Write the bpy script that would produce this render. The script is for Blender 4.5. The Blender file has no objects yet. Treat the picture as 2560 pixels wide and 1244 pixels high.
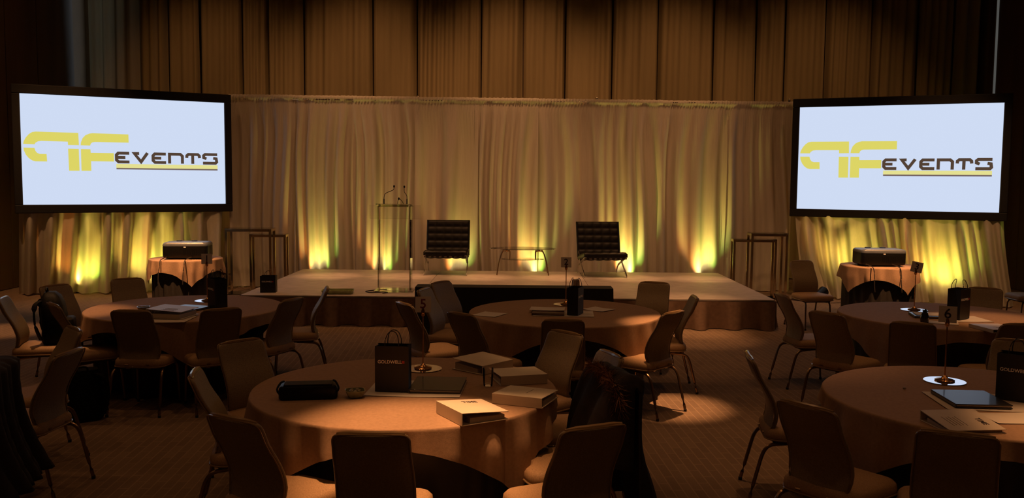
import bpy, math, random
import numpy as np
from mathutils import Matrix, Vector

# ------------------------------------------------------------------ camera, world, lights
sc = bpy.context.scene
COL = sc.collection
PI = math.pi
R = math.radians

cam = bpy.data.objects.new('camera', bpy.data.cameras.new('camera'))
COL.objects.link(cam)
cam.data.sensor_width = 36.0
cam.data.lens = 2212.0 / 2560.0 * 36.0
cam.data.clip_end = 200
cam.matrix_world = Matrix.Translation((0, 0, 2.0175)) @ Matrix.Rotation(PI / 2 - R(4.484), 4, 'X') @ Matrix.Rotation(R(0.486), 4, 'Z')
sc.camera = cam

w = bpy.data.worlds.new('world'); sc.world = w; w.use_nodes = True
w.node_tree.nodes['Background'].inputs[0].default_value = (0.02, 0.012, 0.006, 1)
w.node_tree.nodes['Background'].inputs[1].default_value = 0.0
sc.view_settings.view_transform = 'Standard'
sc.view_settings.look = 'None'
sc.view_settings.gamma = 1.0
sc.view_settings.use_curve_mapping = False
sc.view_settings.exposure = 0.0

WARM = (1.0, 0.455, 0.175)


def spot(loc, target, power, angle, blend=0.6, col=WARM, rad=0.06, name='downlight'):
    d = bpy.data.lights.new(name, 'SPOT')
    d.energy = power; d.color = col; d.spot_size = R(angle); d.spot_blend = blend; d.shadow_soft_size = rad
    o = bpy.data.objects.new(name, d); COL.objects.link(o)
    o.location = loc
    o.rotation_euler = (Vector(target) - Vector(loc)).to_track_quat('-Z', 'Y').to_euler()
    return o


CEIL = 6.4
# dimmed warm ceiling downlights in a regular grid; row behind the camera is fill added for chair backs
for gy, k in ((-1.0, .66), (2.0, .46), (5.2, .48), (8.6, .86)):
    for gx in (-7.2, -4.4, -1.5, 1.5, 4.4, 7.2):
        spot((gx, gy, CEIL - .05), (gx, gy, 0), 62 * k, 105, 1.0, rad=.08)
# row above the stage: a soft wash and small bright pools
for gx in (-2.9, -1.45, 0.0, 1.45, 2.9):
    spot((gx, 13.2, CEIL - .05), (gx, 14.2, 0), 150, 85, 1.0, rad=.08)
for gx in (-3.0, -1.8, -.5, .7, 2.0, 3.1):
    spot((gx, 14.45, CEIL - .05), (gx, 14.5, 0.4), 800, 13, 1.0, rad=.05)
for gx in (-3.2, 0.0, 3.2):
    spot((gx, 11.4, CEIL - .05), (gx, 14.6, 1.4), 150, 75, 1.0, rad=.08)
# washers that light the curtains above the drapes
for gx in (-6.0, -3.0, 0.0, 3.0, 6.0):
    spot((gx, 14.9, CEIL - .05), (gx, 18.3, 3.0), (140, 260, 330, 240, 140)[int(gx / 3) + 2], 77, 1.0, rad=.08)
# narrow accent downlights over the tables; the wide aisle pair is added to brighten carpet
for gx, gy, pw, an in ((-0.50, 4.42, 2500, 15), (.15, 4.40, 650, 13), (1.45, 7.80, 2600, 11), (-4.05, 8.2, 900, 12), (-6.6, 11.4, 900, 14), (4.50, 8.10, 700, 14), (2.95, 4.35, 900, 14),
                       (2.4, 11.3, 650, 17), (-0.8, 7.95, 420, 11), (1.9, 6.6, 180, 27), (1.9, 9.9, 140, 24), (.35, 6.0, 200, 12)):
    spot((gx, gy, CEIL - .05), (gx, gy, 0), pw, an, 0.9, rad=.05)

# ceiling lights thrown at the projector tables and the screen skirts
for gx, gy, tx, ty, tz, pw, an in ((-5.3, 10.9, -4.97, 13.15, .68, 4200, 13), (5.9, 10.7, 5.5, 12.95, .68, 3900, 13), (2.3, 9.6, 2.45, 12.0, .1, 900, 16), (-7.0, 11.8, -7.0, 15.0, .7, 620, 46), (6.8, 11.8, 6.8, 15.0, .7, 560, 46)):
    spot((gx, gy, CEIL - .05), (tx, ty, tz), pw, an, 0.9, rad=.05)

# ------------------------------------------------------------------ helpers


def link(o):
    COL.objects.link(o); return o


def tag(o, label=None, cat=None, group=None, kind=None):
    if label: o['label'] = label
    if cat: o['category'] = cat
    if group: o['group'] = group
    if kind: o['kind'] = kind
    return o


def thing(name, label, cat, loc=(0, 0, 0), rz=0.0, group=None):
    o = link(bpy.data.objects.new(name, None))
    o.empty_display_size = .1
    o.location = loc; o.rotation_euler = (0, 0, rz)
    return tag(o, label, cat, group)


def copy_tree(o, parent=None):
    c = o.copy(); COL.objects.link(c); c.parent = parent
    for ch in list(o.children):
        copy_tree(ch, c)
    return c


class MB:
    def __init__(s): s.v = []; s.f = []

    def add(s, v, f):
        n = len(s.v); s.v += [tuple(map(float, p)) for p in v]; s.f += [tuple(i + n for i in q) for q in f]; return s

    def box(s, c, d, rz=0.0, rx=0.0, ry=0.0):
        m = Matrix.Rotation(rz, 3, 'Z') @ Matrix.Rotation(ry, 3, 'Y') @ Matrix.Rotation(rx, 3, 'X')
        v = [Vector(c) + m @ Vector((a * d[0] / 2, b * d[1] / 2, e * d[2] / 2)) for a in (-1, 1) for b in (-1, 1) for e in (-1, 1)]
        return s.add(v, [(0, 1, 3, 2), (4, 6, 7, 5), (0, 4, 5, 1), (2, 3, 7, 6), (0, 2, 6, 4), (1, 5, 7, 3)])

    def prism(s, poly, z0, z1):
        n = len(poly)
        v = [(x, y, z0) for x, y in poly] + [(x, y, z1) for x, y in poly]
        f = [tuple(range(n))[::-1], tuple(range(n, 2 * n))] + [(i, (i + 1) % n, n + (i + 1) % n, n + i) for i in range(n)]
        return s.add(v, f)

    def loft(s, rings, cap=True, closed=True):
        n = len(rings[0]); v = [p for r in rings for p in r]; f = []
        for i in range(len(rings) - 1):
            for j in range(n if closed else n - 1):
                a = i * n + j; b = i * n + (j + 1) % n
                f.append((a, b, b + n, a + n))
        if cap:
            f.append(tuple(range(n))[::-1]); f.append(tuple(range((len(rings) - 1) * n, len(rings) * n)))
        return s.add(v, f)

    def tube(s, path, r, n=8, flat=None, up=(0, 0, 1)):
        P = [Vector(p) for p in path]; rings = []
        for i, p in enumerate(P):
            t = (P[min(i + 1, len(P) - 1)] - P[max(i - 1, 0)]).normalized()
            u = Vector(up)
            if abs(t.dot(u)) > .97: u = Vector((0, 1, 0)) if abs(t.y) < .9 else Vector((1, 0, 0))
            a = t.cross(u).normalized(); b = a.cross(t).normalized()
            rr = r[i] if isinstance(r, (list, tuple)) else r
            if flat: rings.append([p + a * (x * flat[0] / 2) + b * (y * flat[1] / 2) for x, y in ((-1, -1), (1, -1), (1, 1), (-1, 1))])
            else: rings.append([p + a * (rr * math.cos(2 * PI * k / n)) + b * (rr * math.sin(2 * PI * k / n)) for k in range(n)])
        return s.loft(rings)

    def lathe(s, prof, n=24, c=(0, 0, 0)):
        rings = [[(c[0] + r * math.cos(2 * PI * k / n), c[1] + r * math.sin(2 * PI * k / n), c[2] + z) for k in range(n)] for r, z in prof]
        return s.loft(rings)

    def grid(s, fn, nu, nv, us=None, vs=None):
        us = us if us is not None else [i / nu for i in range(nu + 1)]
        vs = vs if vs is not None else [i / nv for i in range(nv + 1)]
        n = len(us)
        v = [fn(a, b) for b in vs for a in us]
        f = [(j * n + i, j * n + i + 1, (j + 1) * n + i + 1, (j + 1) * n + i) for j in range(len(vs) - 1) for i in range(n - 1)]
        return s.add(v, f)

    def build(s, name, m, parent=None, smooth=True, bevel=0.0, ang=40, seg=2):
        me = bpy.data.meshes.new(name); me.from_pydata(s.v, [], s.f)
        me.validate()
        if smooth:
            me.polygons.foreach_set('use_smooth', [True] * len(me.polygons))
            if ang: me.set_sharp_from_angle(angle=R(ang))
        me.materials.append(m); me.update()
        o = link(bpy.data.objects.new(name, me)); o.parent = parent
        if bevel:
            b = o.modifiers.new('bevel', 'BEVEL'); b.width = bevel; b.segments = seg; b.limit_method = 'ANGLE'
        return o


def rrect(w_, d, r, n=5, c=(0, 0)):
    out = []
    for qx, qy, a0 in ((1, 1, 0), (-1, 1, PI / 2), (-1, -1, PI), (1, -1, 1.5 * PI)):
        for k in range(n + 1):
            a = a0 + PI / 2 * k / n
            out.append((c[0] + qx * (w_ / 2 - r) + r * math.cos(a), c[1] + qy * (d / 2 - r) + r * math.sin(a)))
    return out


def smoothstep(a, b, x):
    t = min(1, max(0, (x - a) / (b - a))); return t * t * (3 - 2 * t)


def bez(pts, n=10):
    out = []
    for i in range(len(pts) - 1):                       # catmull-rom through pts
        p0 = Vector(pts[max(i - 1, 0)]); p1 = Vector(pts[i]); p2 = Vector(pts[i + 1]); p3 = Vector(pts[min(i + 2, len(pts) - 1)])
        for k in range(n):
            t = k / n
            out.append(.5 * ((2 * p1) + (p2 - p0) * t + (2 * p0 - 5 * p1 + 4 * p2 - p3) * t * t + (3 * p1 - p0 - 3 * p2 + p3) * t ** 3))
    out.append(Vector(pts[-1])); return out


# ------------------------------------------------------------------ materials
def mat(name, col, rough=.6, metal=0.0, noise=None, bump=None, sheen=0.0, coat=0.0, spec=.5, aniso=None):
    m = bpy.data.materials.new(name); m.use_nodes = True
    nt = m.node_tree; b = nt.nodes['Principled BSDF']
    b.inputs['Base Color'].default_value = (*col, 1); b.inputs['Roughness'].default_value = rough; b.inputs['Metallic'].default_value = metal
    b.inputs['Sheen Weight'].default_value = sheen; b.inputs['Coat Weight'].default_value = coat; b.inputs['Specular IOR Level'].default_value = spec
    tc = nt.nodes.new('ShaderNodeTexCoord')
    mp = nt.nodes.new('ShaderNodeMapping'); nt.links.new(tc.outputs['Object'], mp.inputs[0])
    if aniso: mp.inputs['Scale'].default_value = aniso
    if noise:
        n = nt.nodes.new('ShaderNodeTexNoise'); n.inputs['Scale'].default_value = noise[0]; n.inputs['Detail'].default_value = 5
        cr = nt.nodes.new('ShaderNodeValToRGB'); a = noise[1]
        cr.color_ramp.elements[0].position = .3; cr.color_ramp.elements[1].position = .7
        cr.color_ramp.elements[0].color = (*[c * (1 - a) for c in col], 1); cr.color_ramp.elements[1].color = (*[min(1, c * (1 + a)) for c in col], 1)
        nt.links.new(mp.outputs[0], n.inputs['Vector']); nt.links.new(n.outputs[0], cr.inputs[0]); nt.links.new(cr.outputs[0], b.inputs['Base Color'])
    if bump:
        n = nt.nodes.new('ShaderNodeTexNoise'); n.inputs['Scale'].default_value = bump[0]; n.inputs['Detail'].default_value = 3
        bp = nt.nodes.new('ShaderNodeBump'); bp.inputs['Strength'].default_value = bump[1]; bp.inputs['Distance'].default_value = .004
        nt.links.new(mp.outputs[0], n.inputs['Vector']); nt.links.new(n.outputs[0], bp.inputs['Height']); nt.links.new(bp.outputs[0], b.inputs['Normal'])
    return m


def cloth_mat(name, col, trans=.5, wv=(40, 40, 3), tcol=None):
    m = bpy.data.materials.new(name); m.use_nodes = True
    nt = m.node_tree; nt.nodes.remove(nt.nodes['Principled BSDF']); out = nt.nodes['Material Output']
    d = nt.nodes.new('ShaderNodeBsdfDiffuse'); t = nt.nodes.new('ShaderNodeBsdfTranslucent'); mx = nt.nodes.new('ShaderNodeMixShader')
    tc = nt.nodes.new('ShaderNodeTexCoord'); mp = nt.nodes.new('ShaderNodeMapping'); mp.inputs['Scale'].default_value = wv
    n = nt.nodes.new('ShaderNodeTexNoise'); n.inputs['Scale'].default_value = 1.0; n.inputs['Detail'].default_value = 3
    cr = nt.nodes.new('ShaderNodeValToRGB'); cr.color_ramp.elements[0].color = (*[c * .9 for c in col], 1); cr.color_ramp.elements[1].color = (*[min(1, c * 1.08) for c in col], 1)
    nt.links.new(tc.outputs['Object'], mp.inputs[0]); nt.links.new(mp.outputs[0], n.inputs['Vector']); nt.links.new(n.outputs[0], cr.inputs[0])
    nt.links.new(cr.outputs[0], d.inputs[0])
    if tcol: t.inputs[0].default_value = (*tcol, 1)
    else: nt.links.new(cr.outputs[0], t.inputs[0])
    mx.inputs[0].default_value = trans
    nt.links.new(d.outputs[0], mx.inputs[1]); nt.links.new(t.outputs[0], mx.inputs[2]); nt.links.new(mx.outputs[0], out.inputs[0])
    return m


def clear_mat(name, tint=(.93, .95, .93), edge=.25):
    m = bpy.data.materials.new(name); m.use_nodes = True
    nt = m.node_tree; nt.nodes.remove(nt.nodes['Principled BSDF']); out = nt.nodes['Material Output']
    t = nt.nodes.new('ShaderNodeBsdfTransparent'); t.inputs[0].default_value = (*tint, 1)
    g = nt.nodes.new('ShaderNodeBsdfGlossy'); g.inputs['Roughness'].default_value = .03
    fr = nt.nodes.new('ShaderNodeFresnel'); fr.inputs[0].default_value = 1.45
    mx = nt.nodes.new('ShaderNodeMixShader')
    nt.links.new(fr.outputs[0], mx.inputs[0]); nt.links.new(t.outputs[0], mx.inputs[1]); nt.links.new(g.outputs[0], mx.inputs[2]); nt.links.new(mx.outputs[0], out.inputs[0])
    return m


def emit(name, col, k=1.0):
    m = bpy.data.materials.new(name); m.use_nodes = True
    nt = m.node_tree; nt.nodes.remove(nt.nodes['Principled BSDF'])
    e = nt.nodes.new('ShaderNodeEmission'); e.inputs[0].default_value = (*col, 1); e.inputs[1].default_value = k
    nt.links.new(e.outputs[0], nt.nodes['Material Output'].inputs[0])
    return m


def carpet_mat():
    m = bpy.data.materials.new('carpet'); m.use_nodes = True
    nt = m.node_tree; b = nt.nodes['Principled BSDF']; b.inputs['Roughness'].default_value = .95; b.inputs['Specular IOR Level'].default_value = .1
    tc = nt.nodes.new('ShaderNodeTexCoord'); mp = nt.nodes.new('ShaderNodeMapping'); mp.inputs['Rotation'].default_value = (0, 0, R(87))
    br = nt.nodes.new('ShaderNodeTexBrick'); br.inputs['Scale'].default_value = 1.0
    br.inputs['Color1'].default_value = (.235, .165, .115, 1); br.inputs['Color2'].default_value = (.20, .14, .10, 1); br.inputs['Mortar'].default_value = (.30, .215, .15, 1)
    br.inputs['Mortar Size'].default_value = .005; br.inputs['Brick Width'].default_value = .26; br.inputs['Row Height'].default_value = .068; br.inputs['Mortar Smooth'].default_value = .3
    n = nt.nodes.new('ShaderNodeTexNoise'); n.inputs['Scale'].default_value = 220
    mx = nt.nodes.new('ShaderNodeMixRGB'); mx.blend_type = 'MULTIPLY'; mx.inputs[0].default_value = .8
    n2 = nt.nodes.new('ShaderNodeTexNoise'); n2.inputs['Scale'].default_value = 3.0
    mr = nt.nodes.new('ShaderNodeMapRange'); mr.inputs[3].default_value = .45; mr.inputs[4].default_value = 1.5
    nt.links.new(tc.outputs['Object'], mp.inputs[0]); nt.links.new(mp.outputs[0], br.inputs[0])
    nt.links.new(tc.outputs['Object'], n.inputs['Vector']); nt.links.new(n.outputs[0], mr.inputs[0])
    nt.links.new(br.outputs[0], mx.inputs[1]); nt.links.new(mr.outputs[0], mx.inputs[2]); nt.links.new(mx.outputs[0], b.inputs[0])
    bp = nt.nodes.new('ShaderNodeBump'); bp.inputs['Strength'].default_value = .5; bp.inputs['Distance'].default_value = .004
    nt.links.new(n.outputs[0], bp.inputs['Height']); nt.links.new(bp.outputs[0], b.inputs['Normal'])
    return m


M = dict(
    carpet=carpet_mat(),
    panel=mat('panel_wood', (.10, .055, .025), .5, noise=(3, .25), aniso=(1, 1, .1)),
    plaster=mat('plaster', (.16, .11, .07), .9, noise=(2, .1)),
    curtain=cloth_mat('wall_curtain_cloth', (.34, .27, .16), .12),
    drape=cloth_mat('white_sheer_cloth', (.72, .67, .60), .28),
    skirtwhite=cloth_mat('white_satin_cloth', (.72, .68, .58), .45),
    deck=mat('stage_deck', (.46, .40, .37), .55, noise=(6, .12), bump=(60, .1)),
    edge=mat('deck_edge_metal', (.05, .045, .04), .4, .8),
    skirt=mat('stage_skirt_satin', (.20, .13, .095), .4, noise=(20, .15), spec=.4),
    bronze=mat('bronze_satin', (.36, .235, .155), .74, noise=(60, .1), bump=(260, .12), spec=.10),
    black=mat('black_cloth', (.016, .013, .012), .65, noise=(30, .2)),
    chair=mat('chair_weave', (.38, .245, .14), .6, noise=(140, .2), bump=(420, .3), spec=.25),
    chairback=mat('chair_back_weave', (.28, .215, .14), .5, noise=(140, .2), bump=(420, .3), spec=.3),
    piping=mat('chair_piping', (.26, .17, .085), .28, noise=(30, .1), coat=.3),
    leg=mat('bronze_metal', (.30, .20, .125), .3, .9, noise=(10, .1)),
    foot=mat('rubber_foot', (.015, .012, .01), .7),
    leather=mat('black_leather', (.006, .005, .005), .42, noise=(40, .2), bump=(180, .2), spec=.22),
    chrome=mat('chrome', (.75, .73, .70), .12, 1.0, noise=(4, .03)),
    brass=mat('brass_frame', (.72, .58, .36), .18, 1.0, noise=(6, .05)),
    gold=mat('gold_metal', (.65, .36, .16), .22, 1.0, noise=(8, .05)),
    mirror=mat('mirror', (.92, .92, .92), .02, 1.0, noise=(2, .01)),
    glass=clear_mat('clear_glass', (.985, .99, .985)),
    acrylic=clear_mat('clear_acrylic', (.985, .985, .98)),
    smoked=clear_mat('acrylic_edge', (.62, .60, .52)),
    frame=mat('screen_frame_black', (.008, .008, .009), .7, noise=(30, .2)),
    frametrim=mat('frame_trim', (.10, .12, .14), .4, .6),
    screen=emit('projected_white', (.62, .71, .90), 1.0),
    yellow=emit('projected_yellow', (.72, .66, .13), 1.0),
    yellow2=emit('projected_pale_yellow', (.78, .74, .28), 1.0),
    brown=emit('projected_brown', (.085, .052, .034), 1.0),
    shade=emit('projected_grey_brown', (.17, .12, .11), 1.0),
    bag=mat('black_bag_paper', (.010, .009, .009), .5, noise=(20, .2)),
    cord=mat('dark_cord', (.02, .014, .012), .6),
    ink=mat('dark_ink', (.02, .008, .012), .6),
    inkred=mat('dark_red_ink', (.16, .01, .02), .5),
    white=mat('white_print', (.9, .88, .88), .35),
    red=mat('red_print', (.45, .03, .03), .5),
    paper=mat('white_paper', (.66, .60, .53), .75, noise=(5, .05)),
    card=cloth_mat('white_card', (.72, .66, .58), .45, (5, 5, 5)),
    binder=mat('binder_vinyl', (.66, .58, .48), .42, noise=(8, .05)),
    pages=mat('page_edges', (.50, .43, .36), .8, noise=(200, .15), aniso=(1, 1, 60)),
    folder=mat('dark_folder', (.018, .018, .020), .35, noise=(15, .2), coat=.2),
    maroon=mat('dark_maroon_folder', (.05, .008, .012), .45),
    plastic=mat('black_plastic', (.005, .005, .005), .35, noise=(30, .1), spec=.2),
    greyplastic=mat('grey_plastic', (.085, .10, .125), .35, noise=(30, .08)),
    lens=mat('lens_glass', (.02, .02, .03), .05, coat=1.0),
    green=mat('pale_green_plastic', (.30, .34, .14), .4, noise=(15, .2)),
    leaf=mat('leaf_green', (.05, .10, .03), .5, noise=(20, .3)),
    dish=mat('pressed_glass', (.20, .22, .14), .15, noise=(40, .3), coat=.5),
    mint=mat('wrapped_mint', (.28, .24, .16), .35, noise=(40, .4)),
    coat=mat('black_coat_wool', (.016, .010, .010), .9, noise=(25, .3)),
    fur=mat('brown_fur', (.20, .09, .04), .8, noise=(60, .5)),
    nylon=mat('black_nylon', (.008, .008, .008), .6, noise=(40, .3), bump=(120, .3), spec=.12),
    tan=mat('tan_leather', (.42, .20, .08), .5, noise=(20, .15)),
    candle=mat('candle_wax', (.60, .48, .38), .6),
    daylight=emit('window_daylight', (.62, .72, .82), 1.6),
    daylight2=emit('window_daylight_dim', (.07, .07, .065), 1.0),
)


def struct(name, mb, m, parent=None, **k):
    o = mb.build(name, m, parent, **k)
    if parent is None: o['kind'] = 'structure'
    return o


# ------------------------------------------------------------------ room shell
XL, XR, YB, YF = -8.92, 9.62, 18.75, -2.0
struct('floor', MB().box(((XL + XR) / 2, (YB + YF) / 2, -.05), (XR - XL + .4, YB - YF + .4, .1)), M['carpet'], smooth=False)
struct('ceiling', MB().box(((XL + XR) / 2, (YB + YF) / 2, CEIL + .1), (XR - XL + .4, YB - YF + .4, .2)), M['plaster'], smooth=False)
struct('wall_back', MB().box(((XL + XR) / 2, YB + .1, CEIL / 2), (XR - XL + .4, .2, CEIL)), M['plaster'], smooth=False)
struct('wall_front', MB().box(((XL + XR) / 2, YF - .1, CEIL / 2), (XR - XL + .4, .2, CEIL)), M['plaster'], smooth=False)
for side, x, s in (('left', XL, -1), ('right', XR, 1)):
    wl = struct('wall_' + side, MB().box((x + s * .13, (YB + YF) / 2, CEIL / 2), (.2, YB - YF, CEIL)), M['plaster'], smooth=False)
    ys = [YF, .5, 3.0, 5.5, 8.0, 10.5, 12.6, 14.6, 15.75, 16.8, 18.2]
    for a, b in zip(ys[:-1], ys[1:]):
        MB().box((x + s * .015, (a + b) / 2, CEIL / 2), (.03, b - a - .02, CEIL - .02)).build('panel', M['panel'], wl, smooth=False, bevel=.004)
# daylight at the two ends of the curtained wall, seen only as a leak past the curtain ends
wd = struct('window_1', MB().box((XL + .50, YB - .02, 4.6), (.34, .02, 3.4)), M['daylight'], smooth=False)
MB().box((XL + .70, YB - .03, 3.4), (.05, .05, 5.8)).build('window_frame', M['panel'], wd, smooth=False)
wd = struct('window_2', MB().box((XR - .004, 17.90, 4.6), (.012, .07, 3.5)), M['daylight2'], smooth=False)
MB().box((XR - .01, 17.955, 4.6), (.03, .04, 3.6)).build('window_frame', M['panel'], wd, smooth=False)

# ------------------------------------------------------------------ back curtains


def folds(rng, lam0, lam1, n):
    return [(rng.uniform(.5, 1), 2 * PI / rng.uniform(lam0, lam1), rng.uniform(0, 2 * PI)) for _ in range(n)]


def fsum(fl, s):
    t = sum(a * math.sin(k * s + p) for a, k, p in fl) / sum(a for a, _, _ in fl) * 1.5
    return math.copysign(min(1.3, abs(t)) ** .75, t)


# seams of the tall curtains along the back wall, in metres
seams = [-8.72, -7.66, -7.08, -6.42, -5.55, -5.02, -4.30, -2.88, -1.98, -.66, .20, 1.06, 2.02, 2.95, 4.10, 4.96, 5.55, 6.38, 7.33, 8.27, 9.0, 9.52]
for i, (a, b) in enumerate(zip(seams[:-1], seams[1:])):
    rng = random.Random(100 + i); fl = folds(rng, .13, .34, 4); w_ = b - a
    lean = rng.uniform(-.03, .03); dep = rng.uniform(.8, 1.2)

    def fn(u, v, fl=fl, w_=w_, a=a, lean=lean, dep=dep):
        s = u * w_; z = .02 + v * (CEIL - .06)
        e = min(u, 1 - u) * w_
        d = (.022 + .026 * v) * dep * fsum(fl, s + .02 * math.sin(v * 4)) + .11 * math.exp(-(e / .035) ** 2)
        pinch = .03 * (v - .4) * (1 if u < .5 else -1) * (abs(u - .5) * 2) ** 2
        return (a + .004 + s * (w_ - .008) / w_ + pinch + lean * (v - .5) * 0, 18.3 + d, z)
    o = MB().grid(fn, max(10, int(w_ / .022)), 12).build('wall_curtain', M['curtain'], ang=None)
    tag(o, 'tall tan floor-to-ceiling curtain panel on the back wall behind the white drapes', 'curtain', 'tall curtain panels along the back wall')

# ------------------------------------------------------------------ pipe-and-drape backdrop
YD = 16.17


def drape_panel(x0, x1, seed, yo=0.0, zt=3.47):
    rng = random.Random(seed); w_ = x1 - x0
    fl = folds(rng, .15, .62, 5); fr = folds(rng, .025, .06, 4); ph = rng.uniform(0, 6)
    nrm = .62 / max(.2, (sum(fsum(fl, k * w_ / 80) ** 2 for k in range(81)) / 81) ** .5)
    vs = [0, .004, .008, .013, .018, .024, .03, .04, .055, .08, .12, .17, .23, .3, .38, .46, .54, .62, .7, .78, .86, .93, 1]

    def fn(u, v):
        s = u * w_; h = v * zt
        g = smoothstep(.06, .9, h)
        amp = .008 + .07 * g
        drift = .05 * math.sin(h * 1.1 + ph) + .03 * h * math.sin(s * 2.2 + ph)
        d = amp * nrm * fsum(fl, s + drift * g) + .011 * (1 - g) * fsum(fr, s + .25 * h)
        if h < .1: d += .026 * math.sin(PI * h / .1)
        elif h < .16: d -= .006 * math.sin(PI * (h - .1) / .06)
        zz = zt - h + (.004 * fsum(fr, s * .5 + 3) if v == 0 else 0)
        return (x0 + s, YD + yo - d, max(.015, zz) if v < 1 else .015 + .01 * abs(fsum(fl, s)))
    return MB().grid(fn, int(w_ / .012), 0, vs=vs).build('white_drape', M['drape'], ang=None)


BEHIND = ['behind the nested pedestals nearer the shopping bag', 'uplit beside the clear lectern, toward the stage shopping bag', 'directly behind the clear lectern',
          'behind the lounge chair that stands by the lectern', 'behind the middle of the glass coffee table', 'between the coffee table and the lounge chair away from the lectern',
          'behind the lounge chair farther from the lectern', 'uplit past the lounge chair farther from the lectern', 'behind the nested pedestals nearer the lone chair']
cuts = [-5.12, -3.98, -2.86, -1.74, -.66, .43, 1.53, 2.68, 3.86, 5.08]
for i, (a, b) in enumerate(zip(cuts[:-1], cuts[1:])):
    o = drape_panel(a - .03, b + .03, 300 + i, .012 * (i % 2), 3.512 - .006 * i)
    tag(o, 'white sheer drape panel ' + BEHIND[i], 'drape', 'white drape panels of the stage backdrop')
for k, x in enumerate((-5.05, -1.735, 1.52, 5.02)):
    t = thing('drape_upright', 'slim metal upright holding up the white stage drapes', 'pole', (x, YD + .10, 0), 0, 'uprights of the white drapes')
    MB().lathe([(.02, .012), (.02, 3.44), (.024, 3.445), (.024, 3.5), (.012, 3.52)], 12).build('pole', M['chrome'], t)
    MB().box((0, .0, .006), (.40, .30, .012)).build('base_plate', M['chrome'], t, smooth=False, bevel=.004)
for a, b in ((-5.05, -1.735), (-1.735, 1.52), (1.52, 5.02)):
    tag(MB().tube([(a + .025, YD + .005, 3.43), (b - .025, YD + .005, 3.43)], .013).build('drape_rod', M['chrome']), 'metal crossbar inside the hem pocket of the white drapes', 'rod', 'crossbars of the white drapes')

# coloured uplights standing behind the drapes; they shine up into the sheer cloth


def par_can(x, y, tx, ty, tz, power, tint=0.0):
    t = thing('floor_uplight', 'small black uplight can on the floor ' + ('between the stage and the white drapes' if tint else 'behind a screen skirt drape'), 'light', (x, y, 0), math.atan2(ty - y, tx - x) - PI / 2, 'uplights behind the stage' if tint else 'uplights behind the screen skirts')
    MB().lathe([(.02, .03), (.075, .032), (.085, .06), (.085, .15), (.078, .15), (.075, .10), (.0, .098)], 20).build('housing', M['plastic'], t)
    MB().tube([(-.1, 0, .02), (-.1, 0, .09)], .008).tube([(.1, 0, .02), (.1, 0, .09)], .008).box((0, 0, .014), (.24, .12, .02)).build('yoke', M['plastic'], t)
    for dx, c, k in ((-.11, (1.0, .27, .03), 1.0), (0.0, (1.0, .76, .13), 1.35), (.11, (.40, 1.0, .06), .55)):
        spot((x + dx, y, .155), (tx + dx * .9, ty, tz * (1.7 if dx < 0 else 1)), power * k * (1.2 if tint else 2.6), 66 if tint else 96, 1.0, c, .012, 'uplight_emitter')
    spot((x, y, .155), (tx, ty, tz * .6), power * (.55 if tint else .9), 72 if tint else 110, 1.0, (1.0, .80, .36) if tint else (1.0, .66, .16), .03, 'uplight_emitter')


for i, x in enumerate((-3.56, -2.40, -1.0, .37, 2.07, 3.47)):
    par_can(x, YD - .20, x + .02, YD - .02, 1.15, (30, 28, 24, 34, 52, 46)[i], 1)

# ------------------------------------------------------------------ projection screens
LOGO = {'P1': [(0.0088, 0.4512), (0.0122, 0.4242), (0.0219, 0.3918), (0.0357, 0.3618), (0.0508, 0.3426), (0.0668, 0.3374), (0.2623, 0.3384), (0.264, 0.4518), (0.213, 0.4524), (0.2122, 0.4214), (0.0917, 0.4205), (0.0758, 0.425), (0.0646, 0.4378), (0.0603, 0.4517)],
        'P2': [(0.0095, 0.4837), (0.0113, 0.5108), (0.0198, 0.5488), (0.032, 0.578), (0.047, 0.5986), (0.0616, 0.6061), (0.1145, 0.6061), (0.1129, 0.5383), (0.0819, 0.5382), (0.0702, 0.5295), (0.0628, 0.5111), (0.0587, 0.4841)],
        'P3': [(0.2126, 0.4853), (0.2624, 0.4857), (0.2634, 0.6878), (0.2142, 0.6882)],
        'P4': [(0.2717, 0.4519), (0.2738, 0.4222), (0.2818, 0.3852), (0.2961, 0.3569), (0.3151, 0.3413), (0.3288, 0.3374), (0.5031, 0.3388), (0.5035, 0.4169), (0.3391, 0.4177), (0.3271, 0.4229), (0.3196, 0.4355), (0.3167, 0.4523)],
        'P5': [(0.2725, 0.4858), (0.3175, 0.4862), (0.3184, 0.519), (0.4291, 0.5185), (0.4295, 0.5972), (0.3191, 0.5973), (0.3191, 0.6873), (0.2724, 0.6877)]}
LETTERS = [[[(.5048, .5167), (.4508, .5167), (.442, .5343), (.442, .5815), (.4515, .599), (.5052, .599)], [(.442, .5575), (.4853, .5575)]],
           [[(.554, .5172), (.530, .5172), (.5629, .5960), (.5958, .5105)]],
           [[(.6889, .5177), (.6324, .5177), (.6236, .5351), (.6236, .5816), (.6334, .599), (.6894, .599)], [(.6236, .5578), (.6649, .5578)]],
           [[(.7075, .608), (.7075, .5172), (.7635, .5172), (.774, .5347), (.774, .608)]],
           [[(.7967, .5511), (.7977, .5287), (.8055, .5160), (.8554, .5160), (.8629, .529), (.8645, .5513)], [(.828, .5157), (.828, .608)]],
           [[(.9589, .5135), (.8938, .5135), (.8863, .5251), (.8863, .545), (.901, .5560)], [(.9369, .5495), (.953, .5536), (.9558, .5857), (.9492, .5988), (.8819, .5988)]]]


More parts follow.
